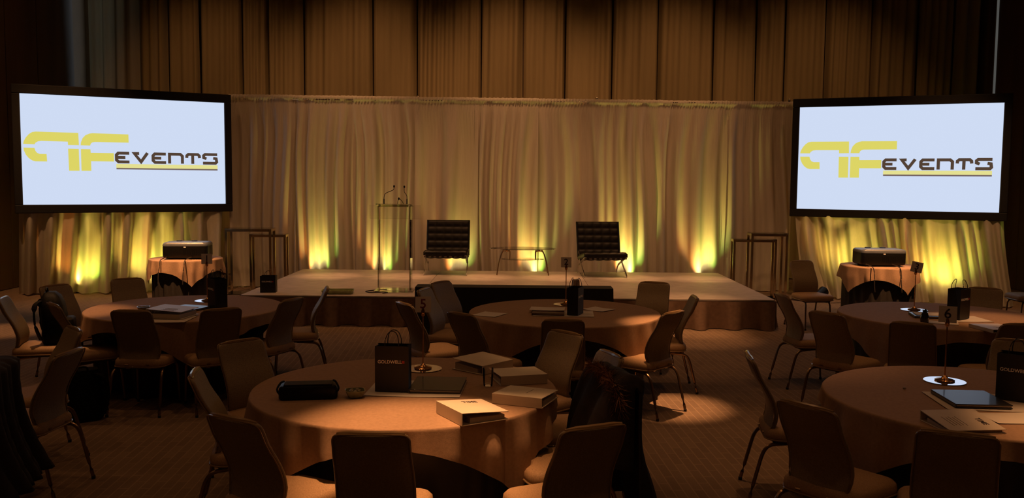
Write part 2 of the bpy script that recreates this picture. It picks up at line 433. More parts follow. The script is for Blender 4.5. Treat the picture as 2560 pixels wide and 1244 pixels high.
def stroke(path, wd):
    P = [Vector((x, y)) for x, y in path]; L_ = []; Rr = []
    for i, p in enumerate(P):
        d0 = (p - P[i - 1]).normalized() if i else None; d1 = (P[i + 1] - p).normalized() if i < len(P) - 1 else None
        if d0 is None: n = Vector((-d1.y, d1.x)); k = 1
        elif d1 is None: n = Vector((-d0.y, d0.x)); k = 1
        else:
            n = (Vector((-d0.y, d0.x)) + Vector((-d1.y, d1.x))).normalized(); k = min(2.0, 1 / max(.3, n.dot(Vector((-d0.y, d0.x)))))
        L_.append(p + n * wd / 2 * k); Rr.append(p - n * wd / 2 * k)
    return [(a, b) for a, b in zip(L_, Rr)]


def screen(cx, cy, yaw, label):
    H = 1.80; W = 3.2; z0 = 1.54
    t = thing('projection_screen', label, 'screen', (cx, cy, 0), yaw)
    # local: x along the screen, -y toward the audience
    surf = MB().box((0, .005, z0 + H / 2), (W, .002, H)).build('screen_surface', M['screen'], t, smooth=False)
    MB().box((0, .013, z0 + H / 2), (W + .2, .010, H + .2)).build('glow_block', M['frame'], t, smooth=False)  # unseen panel added to keep the surface's rear glow off the back wall
    for nm, c, d in (('frame_top', (0, -.005, z0 + H + .075), (W + .24, .05, .15)), ('frame_bottom', (0, -.005, z0 - .07), (W + .24, .05, .14)),
                     ('frame_side', (-W / 2 - .06, -.005, z0 + H / 2), (.12, .05, H)), ('frame_side', (W / 2 + .06, -.005, z0 + H / 2), (.12, .05, H))):
        MB().box(c, d).build(nm, M['frame'], t, smooth=False, bevel=.012)
    for s in (-1, 1): MB().box((s * (W / 2 + .006), -.022, z0 + H / 2), (.012, .02, H)).build('inner_trim', M['frametrim'], t, smooth=False)
    for s in (-1, 1):
        MB().tube([(s * (W / 2 - .5), .80, .02), (s * (W / 2 - .5), .05, z0 + .1)], .02).box((s * (W / 2 - .5), .85, .015), (.06, .4, .03)).build('leg', M['frame'], t)

    def Q(p, dy=-.0005): return (-W / 2 + p[0] * W, .004 + dy, z0 + H - p[1] * H)
    for k in ('P1', 'P2', 'P3', 'P4', 'P5'):
        pl = LOGO[k]; mb = MB(); n = len(pl)
        mb.add([Q(p, -.003) for p in pl] + [Q(p, .001) for p in pl], [tuple(range(n))] + [(i, (i + 1) % n, n + (i + 1) % n, n + i) for i in range(n)])
        mb.build('logo_piece', M['yellow'], surf, smooth=False)
    for L_ in LETTERS:
        mb = MB()
        for path in L_:
            pts = stroke([(x * W, y * H) for x, y in path], .050)
            n = len(pts); v = []
            for dy in (-.003, .001): v += [Q((q.x / W, q.y / H), dy) for ab in pts for q in ab]
            f = []
            for i in range(n - 1):
                a = 2 * i; f.append((a, a + 1, a + 3, a + 2)); m_ = 2 * n
                f += [(a, a + 2, a + 2 + m_, a + m_), (a + 1, a + 3, a + 3 + m_, a + 1 + m_)]
            mb.add(v, f)
        mb.build('letter', M['brown'], surf, smooth=False)
    for nm, m_, (a, b, c, d) in (('underline', 'yellow2', (.44, .6185, .9598, .656)), ('underline_shadow', 'shade', (.4405, .6562, .9595, .670))):
        MB().box(((-W / 2 + (a + c) / 2 * W), .003, z0 + H - (b + d) / 2 * H), ((c - a) * W, .006, (d - b) * H)).build(nm, M[m_], surf, smooth=False)
    return t


screen(-6.579, 15.215, R(28.91), 'large black-framed projection screen standing over the projector table marked by number card one')
screen(6.576, 15.274, R(-23.65), 'large black-framed projection screen standing over the projector table beside number card three')


def skirt_drape(top0, top1, bot0, bot1, seed, label, swag):
    rng = random.Random(seed); fl = folds(rng, .16, .5, 4); f2 = folds(rng, .3, .8, 3); W = math.dist(top0, top1)
    nx, ny = (top1[1] - top0[1]) / W, -(top1[0] - top0[0]) / W
    fans = [(.30, .5), (.62, .45)] if swag == 0 else [(.02, .9), (.35, .6), (.72, .5)]

    def fn(u, v):
        s = u * W
        c = s
        for fu, k in fans:
            c += -k * .55 * (s - fu * W) * math.exp(-((u - fu) / .16) ** 2) * (v ** .8) * .8
        amp = .03 + .09 * smoothstep(0, .35, v)
        d = amp * fsum(fl, c * 1.15) + .03 * v * fsum(f2, c)
        if swag:
            g = math.exp(-((u - .2) / .13) ** 2)
            d += .06 * g * math.sin(v * 11 + 32 * abs(u - .2)) * smoothstep(.02, .2, v)
        x = top0[0] + (top1[0] - top0[0]) * u; y = top0[1] + (top1[1] - top0[1]) * u
        bx = bot0[0] + (bot1[0] - bot0[0]) * u; by = bot0[1] + (bot1[1] - bot0[1]) * u
        k = v ** 1.3
        z = 1.50 * (1 - v) + (.015 + .012 * abs(fsum(fl, s))) * v
        return (x + (bx - x) * k + nx * d, y + (by - y) * k + ny * d, z)
    o = MB().grid(fn, 200, 40).build('screen_skirt_drape', M['skirtwhite'], ang=None)
    return tag(o, label, 'drape')


skirt_drape((-8.06, 14.45), (-5.24, 16.02), (-8.30, 14.80), (-5.15, 15.55), 11, 'white satin skirt drape under the projection screen behind the backpack chair', 0)
skirt_drape((5.10, 15.95), (8.12, 14.62), (5.12, 15.40), (8.18, 14.28), 23, 'white satin skirt drape swagged under the projection screen behind number card three', 1)
for x, y, tx, ty, pw in ((-7.42, 15.25, -7.30, 14.80, 15), (-6.40, 15.75, -6.32, 15.25, 14), (5.95, 15.95, 5.95, 15.45, 12), (7.30, 15.20, 7.22, 14.72, 16)):
    par_can(x, y, tx, ty, 1.0, pw)

# ------------------------------------------------------------------ stage
SX, SY, SYAW, SW, SD, SH = -.061, 12.009, -.008, 7.32, 3.5, .411
cs, sn = math.cos(SYAW), math.sin(SYAW)


def st(x, y, z=0.0):                       # stage-local metres to room metres; y = 0 is the front edge
    return (SX + cs * x - sn * y, SY + sn * x + cs * y, SH + z)


stage = thing('stage', 'low wide stage of pale deck panels with a dark pleated skirt', 'stage', (SX, SY, 0), SYAW)
for i in range(3):
    for j in range(3):
        pw, pd = SW / 3, SD / 3
        MB().box((-SW / 2 + (i + .5) * pw, (j + .5) * pd, SH - .011 - .0015 * ((i + j) % 2)), (pw - .006, pd - .006, .022)).build('deck_panel', M['deck'], stage, smooth=False, bevel=.003)
MB().box((0, SD / 2, SH - .045), (SW, SD, .04)).build('deck_frame', M['edge'], stage, smooth=False)
for x in (-3.4, -1.2, 1.2, 3.4):
    for y in (.25, SD - .25): MB().tube([(x, y, 0), (x, y, SH - .06)], .02).build('leg', M['edge'], stage)


def pleats(p0, p1, n, ztop, seed, nm, parent):
    rng = random.Random(seed); W = math.dist(p0, p1); nx, ny = (p1[1] - p0[1]) / W, -(p1[0] - p0[0]) / W
    off = [rng.uniform(.7, 1.4) for _ in range(n + 2)]

    def fn(u, v):
        k = u * n; i = int(min(k, n - 1)); f = k - i
        d = (.02 + .08 * v) * off[i] * (math.sin(PI * f) ** .6) * (1 if i % 2 else -.5) + .01 * v * math.sin(k * 1.7)
        return (p0[0] + (p1[0] - p0[0]) * u + nx * d, p0[1] + (p1[1] - p0[1]) * u + ny * d, ztop * (1 - v) + .01 * v)
    return MB().grid(fn, n * 8, 6).build(nm, M['skirt'], parent, ang=None)


pleats((-SW / 2, -.02), (SW / 2, -.02), 32, SH - .022, 5, 'front_skirt', stage)
pleats((-SW / 2 - .02, SD), (-SW / 2 - .02, 0), 26, SH - .022, 6, 'side_skirt', stage)
pleats((SW / 2 + .02, 0), (SW / 2 + .02, SD), 26, SH - .022, 7, 'side_skirt', stage)

# long low table under a black cloth in front of the stage
bt = thing('draped_table', 'long narrow table under a floor-length black cloth in front of the stage', 'table', (.03, 10.47, 0), -.008)
MB().box((0, 0, .725), (2.30, .26, .03)).build('table_top', M['panel'], bt, smooth=False)
for x in (-1.0, 1.0): MB().box((x, 0, .36), (.05, .2, .70)).build('leg', M['edge'], bt, smooth=False)
ck = thing('black_tablecloth', 'black floor-length cloth over the long table in front of the stage', 'tablecloth', (.03, 10.47, 0), -.008)


def cloth_box(hw, hd, z, flare, npl):
    pts = []
    per = [(-hw, -hd), (hw, -hd), (hw, hd), (-hw, hd)]
    for a, b in zip(per, per[1:] + per[:1]):
        n = max(4, int(math.dist(a, b) / .03))
        for k in range(n):
            pts.append((a[0] + (b[0] - a[0]) * k / n, a[1] + (b[1] - a[1]) * k / n, math.dist((a[0], a[1]), (b[0], b[1])) * k / n))
    rings = []
    for v in (0, .05, .15, .3, .5, .75, 1):
        rg = []
        for x, y, s in pts:
            d = flare * v + .012 * v * math.sin(s * npl)
            L_ = max(abs(x) / hw, abs(y) / hd)
            rg.append((x + d * (x / hw), y + d * (y / hd) * min(1, 1), z * (1 - v) + .008))
        rings.append(rg)
    return MB().loft(rings, cap=False).add([(x, y, z + .008) for x, y, _ in pts], [tuple(range(len(pts)))])


cloth_box(1.165, .145, .742, .02, 40).build('cloth', M['black'], ck)

# ------------------------------------------------------------------ banquet chair


def chair_proto():
    t = thing('banquet_chair', '', 'chair')
    # seat
    rings = []
    for z, k in ((.395, .93), (.402, .985), (.425, 1.0), (.452, .985), (.468, .93), (.477, .82), (.480, .6), (.481, .25)):
        rings.append([(x * k * (1.0 + .05 * y / .23), y * k, z) for x, y in rrect(.455, .46, .085, 5)])
    MB().loft(rings).build('seat', M['chair'], t, ang=None)
    MB().tube([(x * 1.005 * (1 + .05 * y / .23), y * 1.005, .408) for x, y in rrect(.455, .46, .085, 5) + [rrect(.455, .46, .085, 5)[0]]], .005, 6).build('seat_piping', M['piping'], t)
    MB().box((0, 0, .388), (.36, .36, .016)).build('seat_pan', M['foot'], t, smooth=False)

    def prof(tt):
        z = .405 + .495 * tt
        y = -.212 + .035 * math.sin(PI * min(1, tt / .75)) - .12 * max(0, tt - .28) ** 1.35 / (.72 ** 1.35)
        return y, z

    def hw(tt):
        if tt < .30: b = .10 + .084 * math.sqrt(max(0, 1 - ((.30 - tt) / .30) ** 2))
        else: b = .184 - .010 * smoothstep(.3, 1, tt)
        if tt > .93: b -= .035 * (1 - math.sqrt(max(0, 1 - ((tt - .93) / .07) ** 2)))
        return b
    ts = [0, .015, .05, .1, .16, .22, .3, .38, .46, .54, .62, .7, .78, .86, .92, .95, .975, .992, 1.0]
    rings = []; out = []
    for i, tt in enumerate(ts):
        y, z = prof(tt); b = hw(tt)
        th = .017 * (1 if 0 < i < len(ts) - 1 else .45)
        rg = []
        for k in range(20):
            a = 2 * PI * k / 20; ca, sa = math.cos(a), math.sin(a)
            x = b * math.copysign(abs(ca) ** .45, ca); yy = th * math.copysign(abs(sa) ** .55, sa)
            rg.append((x, y + yy + .022 * (x / .198) ** 2, z))
        rings.append(rg); out.append((b, y, z))
    br = MB().loft(rings).build('backrest', M['chairback'], t, ang=None)
    # raised welt around the rear face and along the rim
    pth = [(b - .004, y - .016 + .022 * ((b - .004) / .198) ** 2, z) for b, y, z in out]
    pth = pth + [(-x, y, z) for x, y, z in reversed(pth)]
    MB().tube(pth + [pth[0]], .0045, 6).build('piping', M['piping'], br)
    rim = [(x, prof(1)[0] + .004 + .022 * (x / .198) ** 2, .899) for x in (-.15, -.1, -.05, 0, .05, .1, .15)]
    MB().tube(rim, [.006, .015, .0165, .0165, .0165, .015, .006], 8).build('top_rail', M['piping'], br)
    for s in (-1, 1):
        lg = MB().tube([(s * .165, .10, .382), (s * .172, .155, .375), (s * .178, .175, .34), (s * .186, .20, .02)], [.011, .012, .012, .0095], 8).build('leg', M['leg'], t)
        MB().lathe([(.008, 0), (.013, .002), (.013, .02), (.009, .024)], 10, (s * .1865, .201, 0)).build('foot', M['foot'], lg)
        lg = MB().tube(bez([(s * .15, -.02, .380), (s * .185, -.13, .380), (s * .205, -.205, .372), (s * .212, -.245, .325), (s * .215, -.275, .22), (s * .222, -.325, .02)], 4), .012, 8).build('leg', M['leg'], t)
        MB().lathe([(.008, 0), (.013, .002), (.013, .02), (.009, .024)], 10, (s * .222, -.327, 0)).build('foot', M['foot'], lg)
        MB().tube([(s * .09, -.12, .385), (s * .09, -.20, .388), (s * .09, -.232, .43)], 0, flat=(.03, .008)).build('bracket', M['leg'], t)
    return t


T5, T2, T6, T3, T1, T4 = (-.638, 5.281), (.509, 8.42), (2.802, 5.138), (4.105, 8.435), (-3.149, 8.50), (-4.35, 5.35)
CH0 = chair_proto(); used = [False]
g5, g2, g1, g3, g6, g4 = ['chairs around table ' + n for n in ('five', 'two', 'one', 'three', 'six', 'four')]
C_ = 'brown padded banquet chair '
CHAIRS = [
    # back-top x, y, facing degrees, label, group
    (-.614, 3.80, 90, C_ + 'at table five squared to the cloth, opposite the stage', g5),
    (-1.297, 4.03, 60, C_ + 'at table five pulled up before the black zip case', g5),
    (-1.823, 5.00, 12, C_ + 'at table five turned edge-on beside the black zip case', g5),
    (-1.862, 5.99, -42, C_ + 'at table five on the stage side nearer table one', g5),
    (.411, 6.44, 222, C_ + 'at table five beyond the binders, back toward table two', g5),
    (.655, 5.66, 200, C_ + 'at table five next to the chair with the fur-hooded coat', g5),
    (.575, 4.93, 198, C_ + 'wearing a black coat with a brown fur hood', g5),
    (.385, 3.94, 115, C_ + 'at table five beside the binder lettered TIME, seat lit', g5),
    (-.97, 7.87, 32, C_ + 'at table two behind the number five card stand', g2),
    (-.425, 7.29, 46, C_ + 'at table two between the paper slip and table five', g2),
    (-.90, 8.93, -16, C_ + 'at table two showing its front behind the number five card', g2),
    (-.78, 9.55, -34, C_ + 'at table two standing by the black draped table end', g2),
    (1.571, 9.68, 250, C_ + 'at table two closest to the stage skirt', g2),
    (1.389, 7.48, 138, C_ + 'at table two with legs over the bright carpet patch', g2),
    (1.781, 8.50, 178, C_ + 'at table two turned edge-on before the stage skirt', g2),
    (.413, 6.99, 87, C_ + 'at table two tucked in below the shopping bag', g2),
    (-3.169, 7.29, 89, C_ + 'at table one tucked in by the open binder', g1),
    (-2.453, 7.43, 124, C_ + 'at table one tucked in below the shopping bag', g1),
    (-2.011, 8.08, 157, C_ + 'at table one angled toward the stage corner', g1),
    (-1.874, 8.97, 193, C_ + 'at table one turned edge-on in front of the green tray', g1),
    (-4.20, 9.60, -52, C_ + 'at table one facing out from the lit screen skirt', g1),
    (-4.665, 8.96, -28, C_ + 'at table one between the backpack chair and the screen skirt', g1),
    (-4.003, 7.645, 42, C_ + 'at table one pulled up next to the backpack chair', g1),
    (-4.637, 7.987, 16, C_ + 'with a black backpack on its seat', g1),
    (-3.20, 6.43, 222, C_ + 'of table four with its back to the binder of table one', g4),
    (-2.80, 5.56, 176, C_ + 'of table four with slim rear legs over the dark carpet', g4),
    (-2.93, 4.93, 195, C_ + 'covered by a plain black coat', g4),
    (2.67, 8.72, 6, C_ + 'at table three standing nearer the stage corner, edge-on', g3),
    (2.687, 7.50, 38, C_ + 'at table three at the side toward table two', g3),
    (3.20, 6.99, 63, C_ + 'at table three behind the mirror of table six', g3),
    (4.07, 6.98, 92, C_ + 'at table three by the ruled binder', g3),
    (5.06, 9.40, 236, C_ + 'at table three behind the tall shopping bag', g3),
    (1.529, 5.65, -8, C_ + 'at table six turned edge-on toward table two', g6),
    (1.474, 4.36, 38, C_ + 'at table six with its back to the aisle carpet', g6),
    (2.00, 3.88, 66, C_ + 'at table six below the binder lettered TIME', g6),
    (3.63, 6.25, 234, C_ + 'at table six behind the shopping bag', g6),
    (4.10, 12.50, -80, C_ + 'standing alone by the glass pedestals at the stage corner', None),
    (7.58, 12.35, 180, C_ + 'standing alone in front of the dark side wall', None),
]


def place_chair(bx, by, fd, label, group):
    c = CH0 if not used[0] else copy_tree(CH0)
    used[0] = True
    a = R(fd)
    c.location = (bx + .33 * math.cos(a), by + .33 * math.sin(a), 0)
    c.rotation_euler = (0, 0, a - PI / 2)
    c['label'] = label
    if group: c['group'] = group
    elif 'group' in c: del c['group']
    return c


for a in CHAIRS: place_chair(*a)

# ------------------------------------------------------------------ round tables with cloths
TZ = .752


def overlay_mesh(R_, half, zt, seed, droop=.012):
    rng = random.Random(seed); fl = [(rng.uniform(.4, 1), rng.choice((9, 13, 17, 21, 26, 31)), rng.uniform(0, 6.28)) for _ in range(4)]
    nt_ = 192; rings = []
    ss = [0.001, .3, .6, .85, .95, .985, 1.0]
    dd = [0, .02, .05, .1, .16, .24, .33, .43, .54, .66, .78, .89, 1.0]
    for s in ss[:-1]:
        rings.append([(R_ * s * math.cos(2 * PI * k / nt_), R_ * s * math.sin(2 * PI * k / nt_), zt) for k in range(nt_)])
    for d in dd:
        rg = []
        for k in range(nt_):
            th = 2 * PI * k / nt_
            smax = half / max(abs(math.cos(th)), abs(math.sin(th)))
            smax = R_ + max(.05, (smax - R_) * (1 - .18 * smoothstep(.15, .5, smax - R_)))
            s = (smax - R_) * d
            cor = max(0, (smax - R_) / (half * 1.414 - R_))
            rip = max(-.04, .22 + .6 * sum(a * math.sin(n * th + p) for a, n, p in fl) / 2.2)
            r = R_ + .003 + .006 * smoothstep(0, .012, s) + rip * .055 * min(1, s / .16) ** 1.1 + .01 * cor * s
            drop = s - .004 if s > .008 else s * s / .016
            rg.append((r * math.cos(th), r * math.sin(th), zt - drop - .0))
        rings.append(rg)
    return MB().loft(rings, cap=False)


def skirt_mesh(R_, zt, npl, seed, dents):
    rng = random.Random(seed); ph = [rng.uniform(.6, 1.3) for _ in range(npl)]
    n = npl * 6; rings = [[(R_ * .2 * math.cos(2 * PI * k / n), R_ * .2 * math.sin(2 * PI * k / n), zt) for k in range(n)]]
    for v in (0, .02, .08, .2, .35, .5, .65, .8, 1.0):
        rg = []
        for k in range(n):
            th = 2 * PI * k / n
            d = .018 * v * ph[k // 6] * math.sin(2 * PI * k / 6)
            dent = sum(dp * math.exp(-((((th - a + PI) % (2 * PI)) - PI) / .34) ** 2) for a, dp in dents)
            r = R_ - .004 - .018 * smoothstep(0, .1, v) - min(.36, dent) * smoothstep(.08, .42, v) - .02 * v + d
            rg.append((r * math.cos(th), r * math.sin(th), zt * (1 - v) + .008 * v))
        rings.append(rg)
    return MB().loft(rings, cap=False)


def round_table(c, R_, half, rot, seed, who, cat='table', grp=True, cloth='bronze', npl=44, zt=TZ):
    t = thing('round_table', 'round banquet table hidden under cloths, ' + who if grp else 'small round table hidden under cloths, ' + who, 'table', (c[0], c[1], 0))
    MB().lathe([(.0, zt - .03), (R_ - .015, zt - .03), (R_ - .008, zt - .024), (R_ - .008, zt - .01), (R_ - .02, zt - .006), (0, zt - .006)], 48).build('table_top', M['panel'], t)
    for a in (0.6, 2.17, 3.74, 5.31):
        MB().tube([(.30 * R_ * math.cos(a), .30 * R_ * math.sin(a), .0), (.34 * R_ * math.cos(a), .34 * R_ * math.sin(a), zt - .03)], .014).build('leg', M['edge'], t)
    dents = []
    for bx, by, fd, lb, g in CHAIRS:
        sx, sy = bx + .33 * math.cos(R(fd)), by + .33 * math.sin(R(fd))
        fx, fy = sx + .25 * math.cos(R(fd)), sy + .25 * math.sin(R(fd))
        dr = math.hypot(fx - c[0], fy - c[1])
        if math.hypot(sx - c[0], sy - c[1]) < R_ + .45 and dr < R_ + .05:
            dents.append((math.atan2(sy - c[1], sx - c[0]) % (2 * PI), min(.36, R_ - dr + .10)))
    s = skirt_mesh(R_, zt + .001, npl, seed, dents).build('black_underskirt', M['black'], ang=None)
    s.location = (c[0], c[1], 0)
    tag(s, 'black floor-length underskirt, ' + who, 'tablecloth')
    o = overlay_mesh(R_ + .004, half, zt + .005, seed).build('table_overlay', M[cloth], ang=None)
    o.location = (c[0], c[1], 0); o.rotation_euler = (0, 0, R(rot))
    tag(o, ('bronze satin square overlay, ' if grp else 'copper satin square topper, ') + who, 'tablecloth')
    return t


round_table(T5, .9, 1.012, 1, 41, 'on table five with the four white binders')
round_table(T2, .9, 1.012, 1, 42, 'on table two by the number two card')
round_table(T6, .9, 1.012, -25, 43, 'on table six with the bright mirror disc')
round_table(T3, .9, 1.012, -10, 44, 'on table three by the number three card')
round_table(T1, .9, 1.012, -22, 45, 'on table one by the number one card')
round_table((-4.97, 13.45), .52, .70, 72, 46, 'under the projector by number card one', grp=False, npl=26, zt=.775)
round_table((5.52, 13.25), .54, .72, 68, 47, 'under the projector by number card three', grp=False, npl=26, zt=.775)

# ------------------------------------------------------------------ items on the tables
Z0 = TZ + .0065


def text(s, size, m, parent, loc, rot, ext=.0006, bold=0.0, sx=1.0, name='lettering', align='CENTER'):
    cu = bpy.data.curves.new(name, 'FONT'); cu.body = s; cu.size = size; cu.extrude = ext; cu.offset = bold
    cu.align_x = align; cu.align_y = 'CENTER'; cu.resolution_u = 3
    cu.materials.append(m)
    tmp = bpy.data.objects.new(name, cu); COL.objects.link(tmp)
    me = bpy.data.meshes.new_from_object(tmp.evaluated_get(bpy.context.evaluated_depsgraph_get()))
    bpy.data.objects.remove(tmp)
    if not me.materials: me.materials.append(m)
    o = link(bpy.data.objects.new(name, me)); o.parent = parent; o.location = loc; o.rotation_euler = rot
    return o


def gift_bag(x, y, rz, label, z=Z0, w_=.20, d=.10, h=.27, logo=True, group='black paper shopping bags', handle=.085):
    t = thing('shopping_bag', label, 'bag', (x, y, z), rz, group)
    mb = MB(); tb = .004
    for s in (-1, 1):
        mb.box((0, s * (d / 2 - .001), h / 2), (w_, .002, h)); 
        # gusseted side made of two folded halves
        mb.add([(s * w_ / 2, -d / 2, 0), (s * w_ / 2, d / 2, 0), (s * w_ / 2, d / 2, h), (s * (w_ / 2 - .018), 0, h), (s * w_ / 2, -d / 2, h), (s * w_ / 2, 0, h * .25)],
               [(0, 1, 5), (1, 2, 3, 5), (0, 5, 3, 4)])
    mb.box((0, 0, .001), (w_ - .002, d - .002, .002))
    mb.build('bag_body', M['bag'], t, smooth=False)
    for s in (-1, 1):
        pts = bez([(-.04, s * (d / 2 - .004), h - .03), (-.04, s * (d / 2 - .006), h + .03), (-.025, s * (d / 2 - .02), h + handle - .012), (0, s * (d / 2 - .024), h + handle), (.025, s * (d / 2 - .02), h + handle - .012), (.04, s * (d / 2 - .006), h + .03), (.04, s * (d / 2 - .004), h - .03)], 4)
        MB().tube(pts, .0028, 6).build('handle', M['cord'], t)
    if logo:
        text('GOLDWELL', .027, M['white'], t, (-.012, -d / 2 - .0012, h * .655), (PI / 2, 0, 0), .0004, .0006)
        mk = MB().box((.068, -d / 2 - .0012, h * .655), (.016, .001, .016)); mk.build('brand_mark', M['red'], t, smooth=False)
    return t


def sheet(x, y, rz, w_, d, label, z=Z0, curl=.004, m='paper', group=None):
    def fn(u, v):
        return ((u - .5) * w_, (v - .5) * d, .0012 + curl * (2 * u - 1) ** 2 * .6 + curl * .4 * (v - .5) ** 2)
    mb = MB().grid(fn, 8, 6)
    n = len(mb.v); mb.v += [(a, b, max(0.0002, c - .0009)) for a, b, c in mb.v]; mb.f += [tuple(i + n for i in f[::-1]) for f in mb.f]
    o = mb.build('paper_sheet', M[m]); o.location = (x, y, z); o.rotation_euler = (0, 0, rz)
    return tag(o, label, 'paper', group)


def folder(x, y, rz, w_, d, h, label, z=Z0, m='folder'):
    t = thing('folder', label, 'folder', (x, y, z), rz)
    MB().box((0, 0, h * .86), (w_, d, h * .28)).build('cover', M[m], t, smooth=False, bevel=.0015)
    MB().box((0, 0, h * .14), (w_, d, h * .28)).build('cover', M[m], t, smooth=False, bevel=.0015)
    MB().box((.002, 0, h * .5), (w_ - .012, d - .012, h * .44)).build('pages', M['pages'], t, smooth=False)
    MB().box((-w_ / 2 + .002, 0, h / 2), (.004, d, h)).build('spine', M[m], t, smooth=False, bevel=.0015)
    return t


def binder(x, y, rz, label, h=.06, tip=.03, w_=.275, d=.30, title=None, lines=0, z=Z0, open_=0.0):
    # spine along local y at x = -w/2 ; covers spread toward +x
    t = thing('ring_binder', label, 'binder', (x, y, z), rz, 'white ring binders')
    MB().box((-w_ / 2, 0, h / 2), (.005, d, h)).build('spine', M['binder'], t, smooth=False, bevel=.0015)
    MB().box((0, 0, .002), (w_, d, .004)).build('cover', M['binder'], t, smooth=False, bevel=.001)
    a = math.atan2(h - tip, w_); L_ = math.hypot(w_, h - tip)
    top = MB().box((0, 0, 0), (L_, d, .004)).build('cover', M['binder'], t, smooth=False, bevel=.001)
    top.location = (0, 0, (h + tip) / 2 - .002); top.rotation_euler = (0, a, 0)
    MB().loft([[(px, py, .005) for px, py in ((-w_ / 2 + .05, -d / 2 + .01), (w_ / 2 - .02, -d / 2 + .01), (w_ / 2 - .02, d / 2 - .01), (-w_ / 2 + .05, d / 2 - .01))],
               [(-w_ / 2 + .05, -d / 2 + .01, h * .5), (w_ / 2 - .02, -d / 2 + .01, tip * .62), (w_ / 2 - .02, d / 2 - .01, tip * .62), (-w_ / 2 + .05, d / 2 - .01, h * .5)]]).build('pages', M['pages'], t, smooth=False)
    for yy in (-.1, 0, .1):
        MB().tube([(-w_ / 2 + .03 + .02 * math.cos(q) * 1.0, yy, h * .42 + h * .36 * math.sin(q)) for q in [k * PI / 7 - .3 for k in range(9)]], .0022, 6).build('ring', M['chrome'], t)
    if title: text(title, .042, M['ink'], top, (.03, d * .28, .0025), (0, 0, 0), .0004, .0008)
    for k in range(lines):
        MB().box((.02, -.02 - k * .018, .0024), (.12 - .02 * (k % 2), .0025, .0006)).build('printed_line', M['ink'], top, smooth=False)
    return t


WORD = {'1': 'one', '2': 'two', '3': 'three', '5': 'five', '6': 'six'}
MIR = {'1': 'half hidden by the shopping bag', '2': 'beside the pale candle', '3': 'behind the leafy jar', '5': 'showing the beige drapes beside the bag', '6': 'shining bluish white'}


def card_stand(x, y, num, label, rz=0.0, pole=.40, red=False, mx=0.0, tilt=14, roll=0):
    dsk = MB().lathe([(0, 0), (.125, 0), (.127, .0025), (.125, .005), (0, .005)], 40).build('mirror_disc', M['mirror'], ang=50)
    dsk.location = (x, y, Z0)
    tag(dsk, 'round mirror disc on table ' + WORD[num] + ' ' + MIR[num], 'mirror', None)
    t = thing('table_number_stand', label, 'sign', (x + mx, y, Z0 + .0052), rz)
    MB().lathe([(0, 0), (.058, 0), (.06, .006), (.052, .010), (.035, .014), (.022, .018), (.014, .028), (.008, .034), (0, .036)], 28).build('base', M['gold'], t)
    MB().tube([(0, 0, .03), (0, 0, pole)], .0042, 8).build('pole', M['gold'], t)
    MB().lathe([(.004, pole - .03), (.012, pole - .02), (.014, pole), (.010, pole + .016), (.004, pole + .03)], 14).build('clip', M['gold'], t)
    cd = MB().box((0, 0, .05), (.105, .003, .105)).build('card', M['card'], t, smooth=False)
    cd.location = (0, .008, pole); cd.rotation_euler = (R(-tilt), R(roll), 0)
    text(num, .088, M['inkred' if red else 'ink'], cd, (0, -.0022, .052), (PI / 2, 0, 0), .0006, .0012, name='numeral')
    return t


card_stand(-.585, 5.80, '5', 'gold stand with a number five card on a mirror disc', .05, .375, True)
card_stand(.55, 8.90, '2', 'slim gold stand holding the number two card against the stage', .0, .375)
card_stand(2.765, 5.56, '6', 'gold stand holding the number six card above a bright mirror disc', R(-28), .375)
card_stand(4.00, 8.72, '3', 'gold stand holding the tilted number three card before the lit skirt drape', R(-25), .375, roll=10)
card_stand(-3.10, 8.95, '1', 'slim gold stand holding the number one card below the projector', R(18), .375)

# table five
SLIP = 'white paper '
sheet(-.565, 5.245, R(-3), .56, .41, SLIP + 'placemat under the shopping bag and black folder on table five')
gift_bag(-.70, 5.19, R(-3), 'black shopping bag lettered GOLDWELL beside the number five stand', z=Z0 + .006)
folder(-.44, 5.285, R(-3), .31, .35, .022, 'flat black folder on the white placemat beside the shopping bag', z=Z0 + .004)
binder(-.205, 4.635, R(31), 'white ring binder lettered TIME on the lit rim of table five', h=.068, tip=.045, title='TIME', lines=0)
binder(.085, 4.985, R(68), 'white ring binder by the chair back on the rim of table five, cover blank', h=.058, tip=.045, lines=1)
binder(.045, 5.505, R(106), 'white ring binder between the water glass and the rim of table five', h=.06, tip=.05)
binder(-.19, 5.83, R(139), 'white ring binder with its cover lifted beside the number five stand', h=.06, tip=.075)
g = thing('water_glass', 'clear water glass standing among the binders on table five', 'glass', (-.14, 5.335, Z0))
MB().lathe([(0, .002), (.027, .002), (.029, .012), (.034, .11), (.0325, .11), (.0275, .016), (0, .014)], 24).build('tumbler', M['glass'], g)
MB().lathe([(0, 0), (.026, 0), (.0275, .006), (.026, .0135), (0, .0135)], 24).build('thick_base', M['glass'], g)


def dish(x, y, label, lab2, grp):
    t = thing('candy_dish', label, 'dish', (x, y, Z0), .3)
    rg = [[(a * k, b * k, z) for a, b in rrect(.11, .11, .03, 4)] for k, z in ((.6, 0), (.72, .004), (.95, .03), (1.02, .042), (.97, .042), (.88, .03), (.6, .010))]
    MB().loft(rg).build('bowl', M['dish'], t)
    rng = random.Random(int(x * 100))
    for k in range(5):
        a = k * 1.256; rr = .026
        m_ = MB().lathe([(0, 0), (.010, .001), (.013, .008), (.009, .015), (0, .017)], 10).build('wrapped_mint', M['mint'])
        m_.location = (x + rr * math.cos(a), y + rr * math.sin(a), Z0 + .028); m_.rotation_euler = (rng.uniform(-.5, .5), rng.uniform(-.5, .5), 0)
        tag(m_, lab2, 'candy', grp)


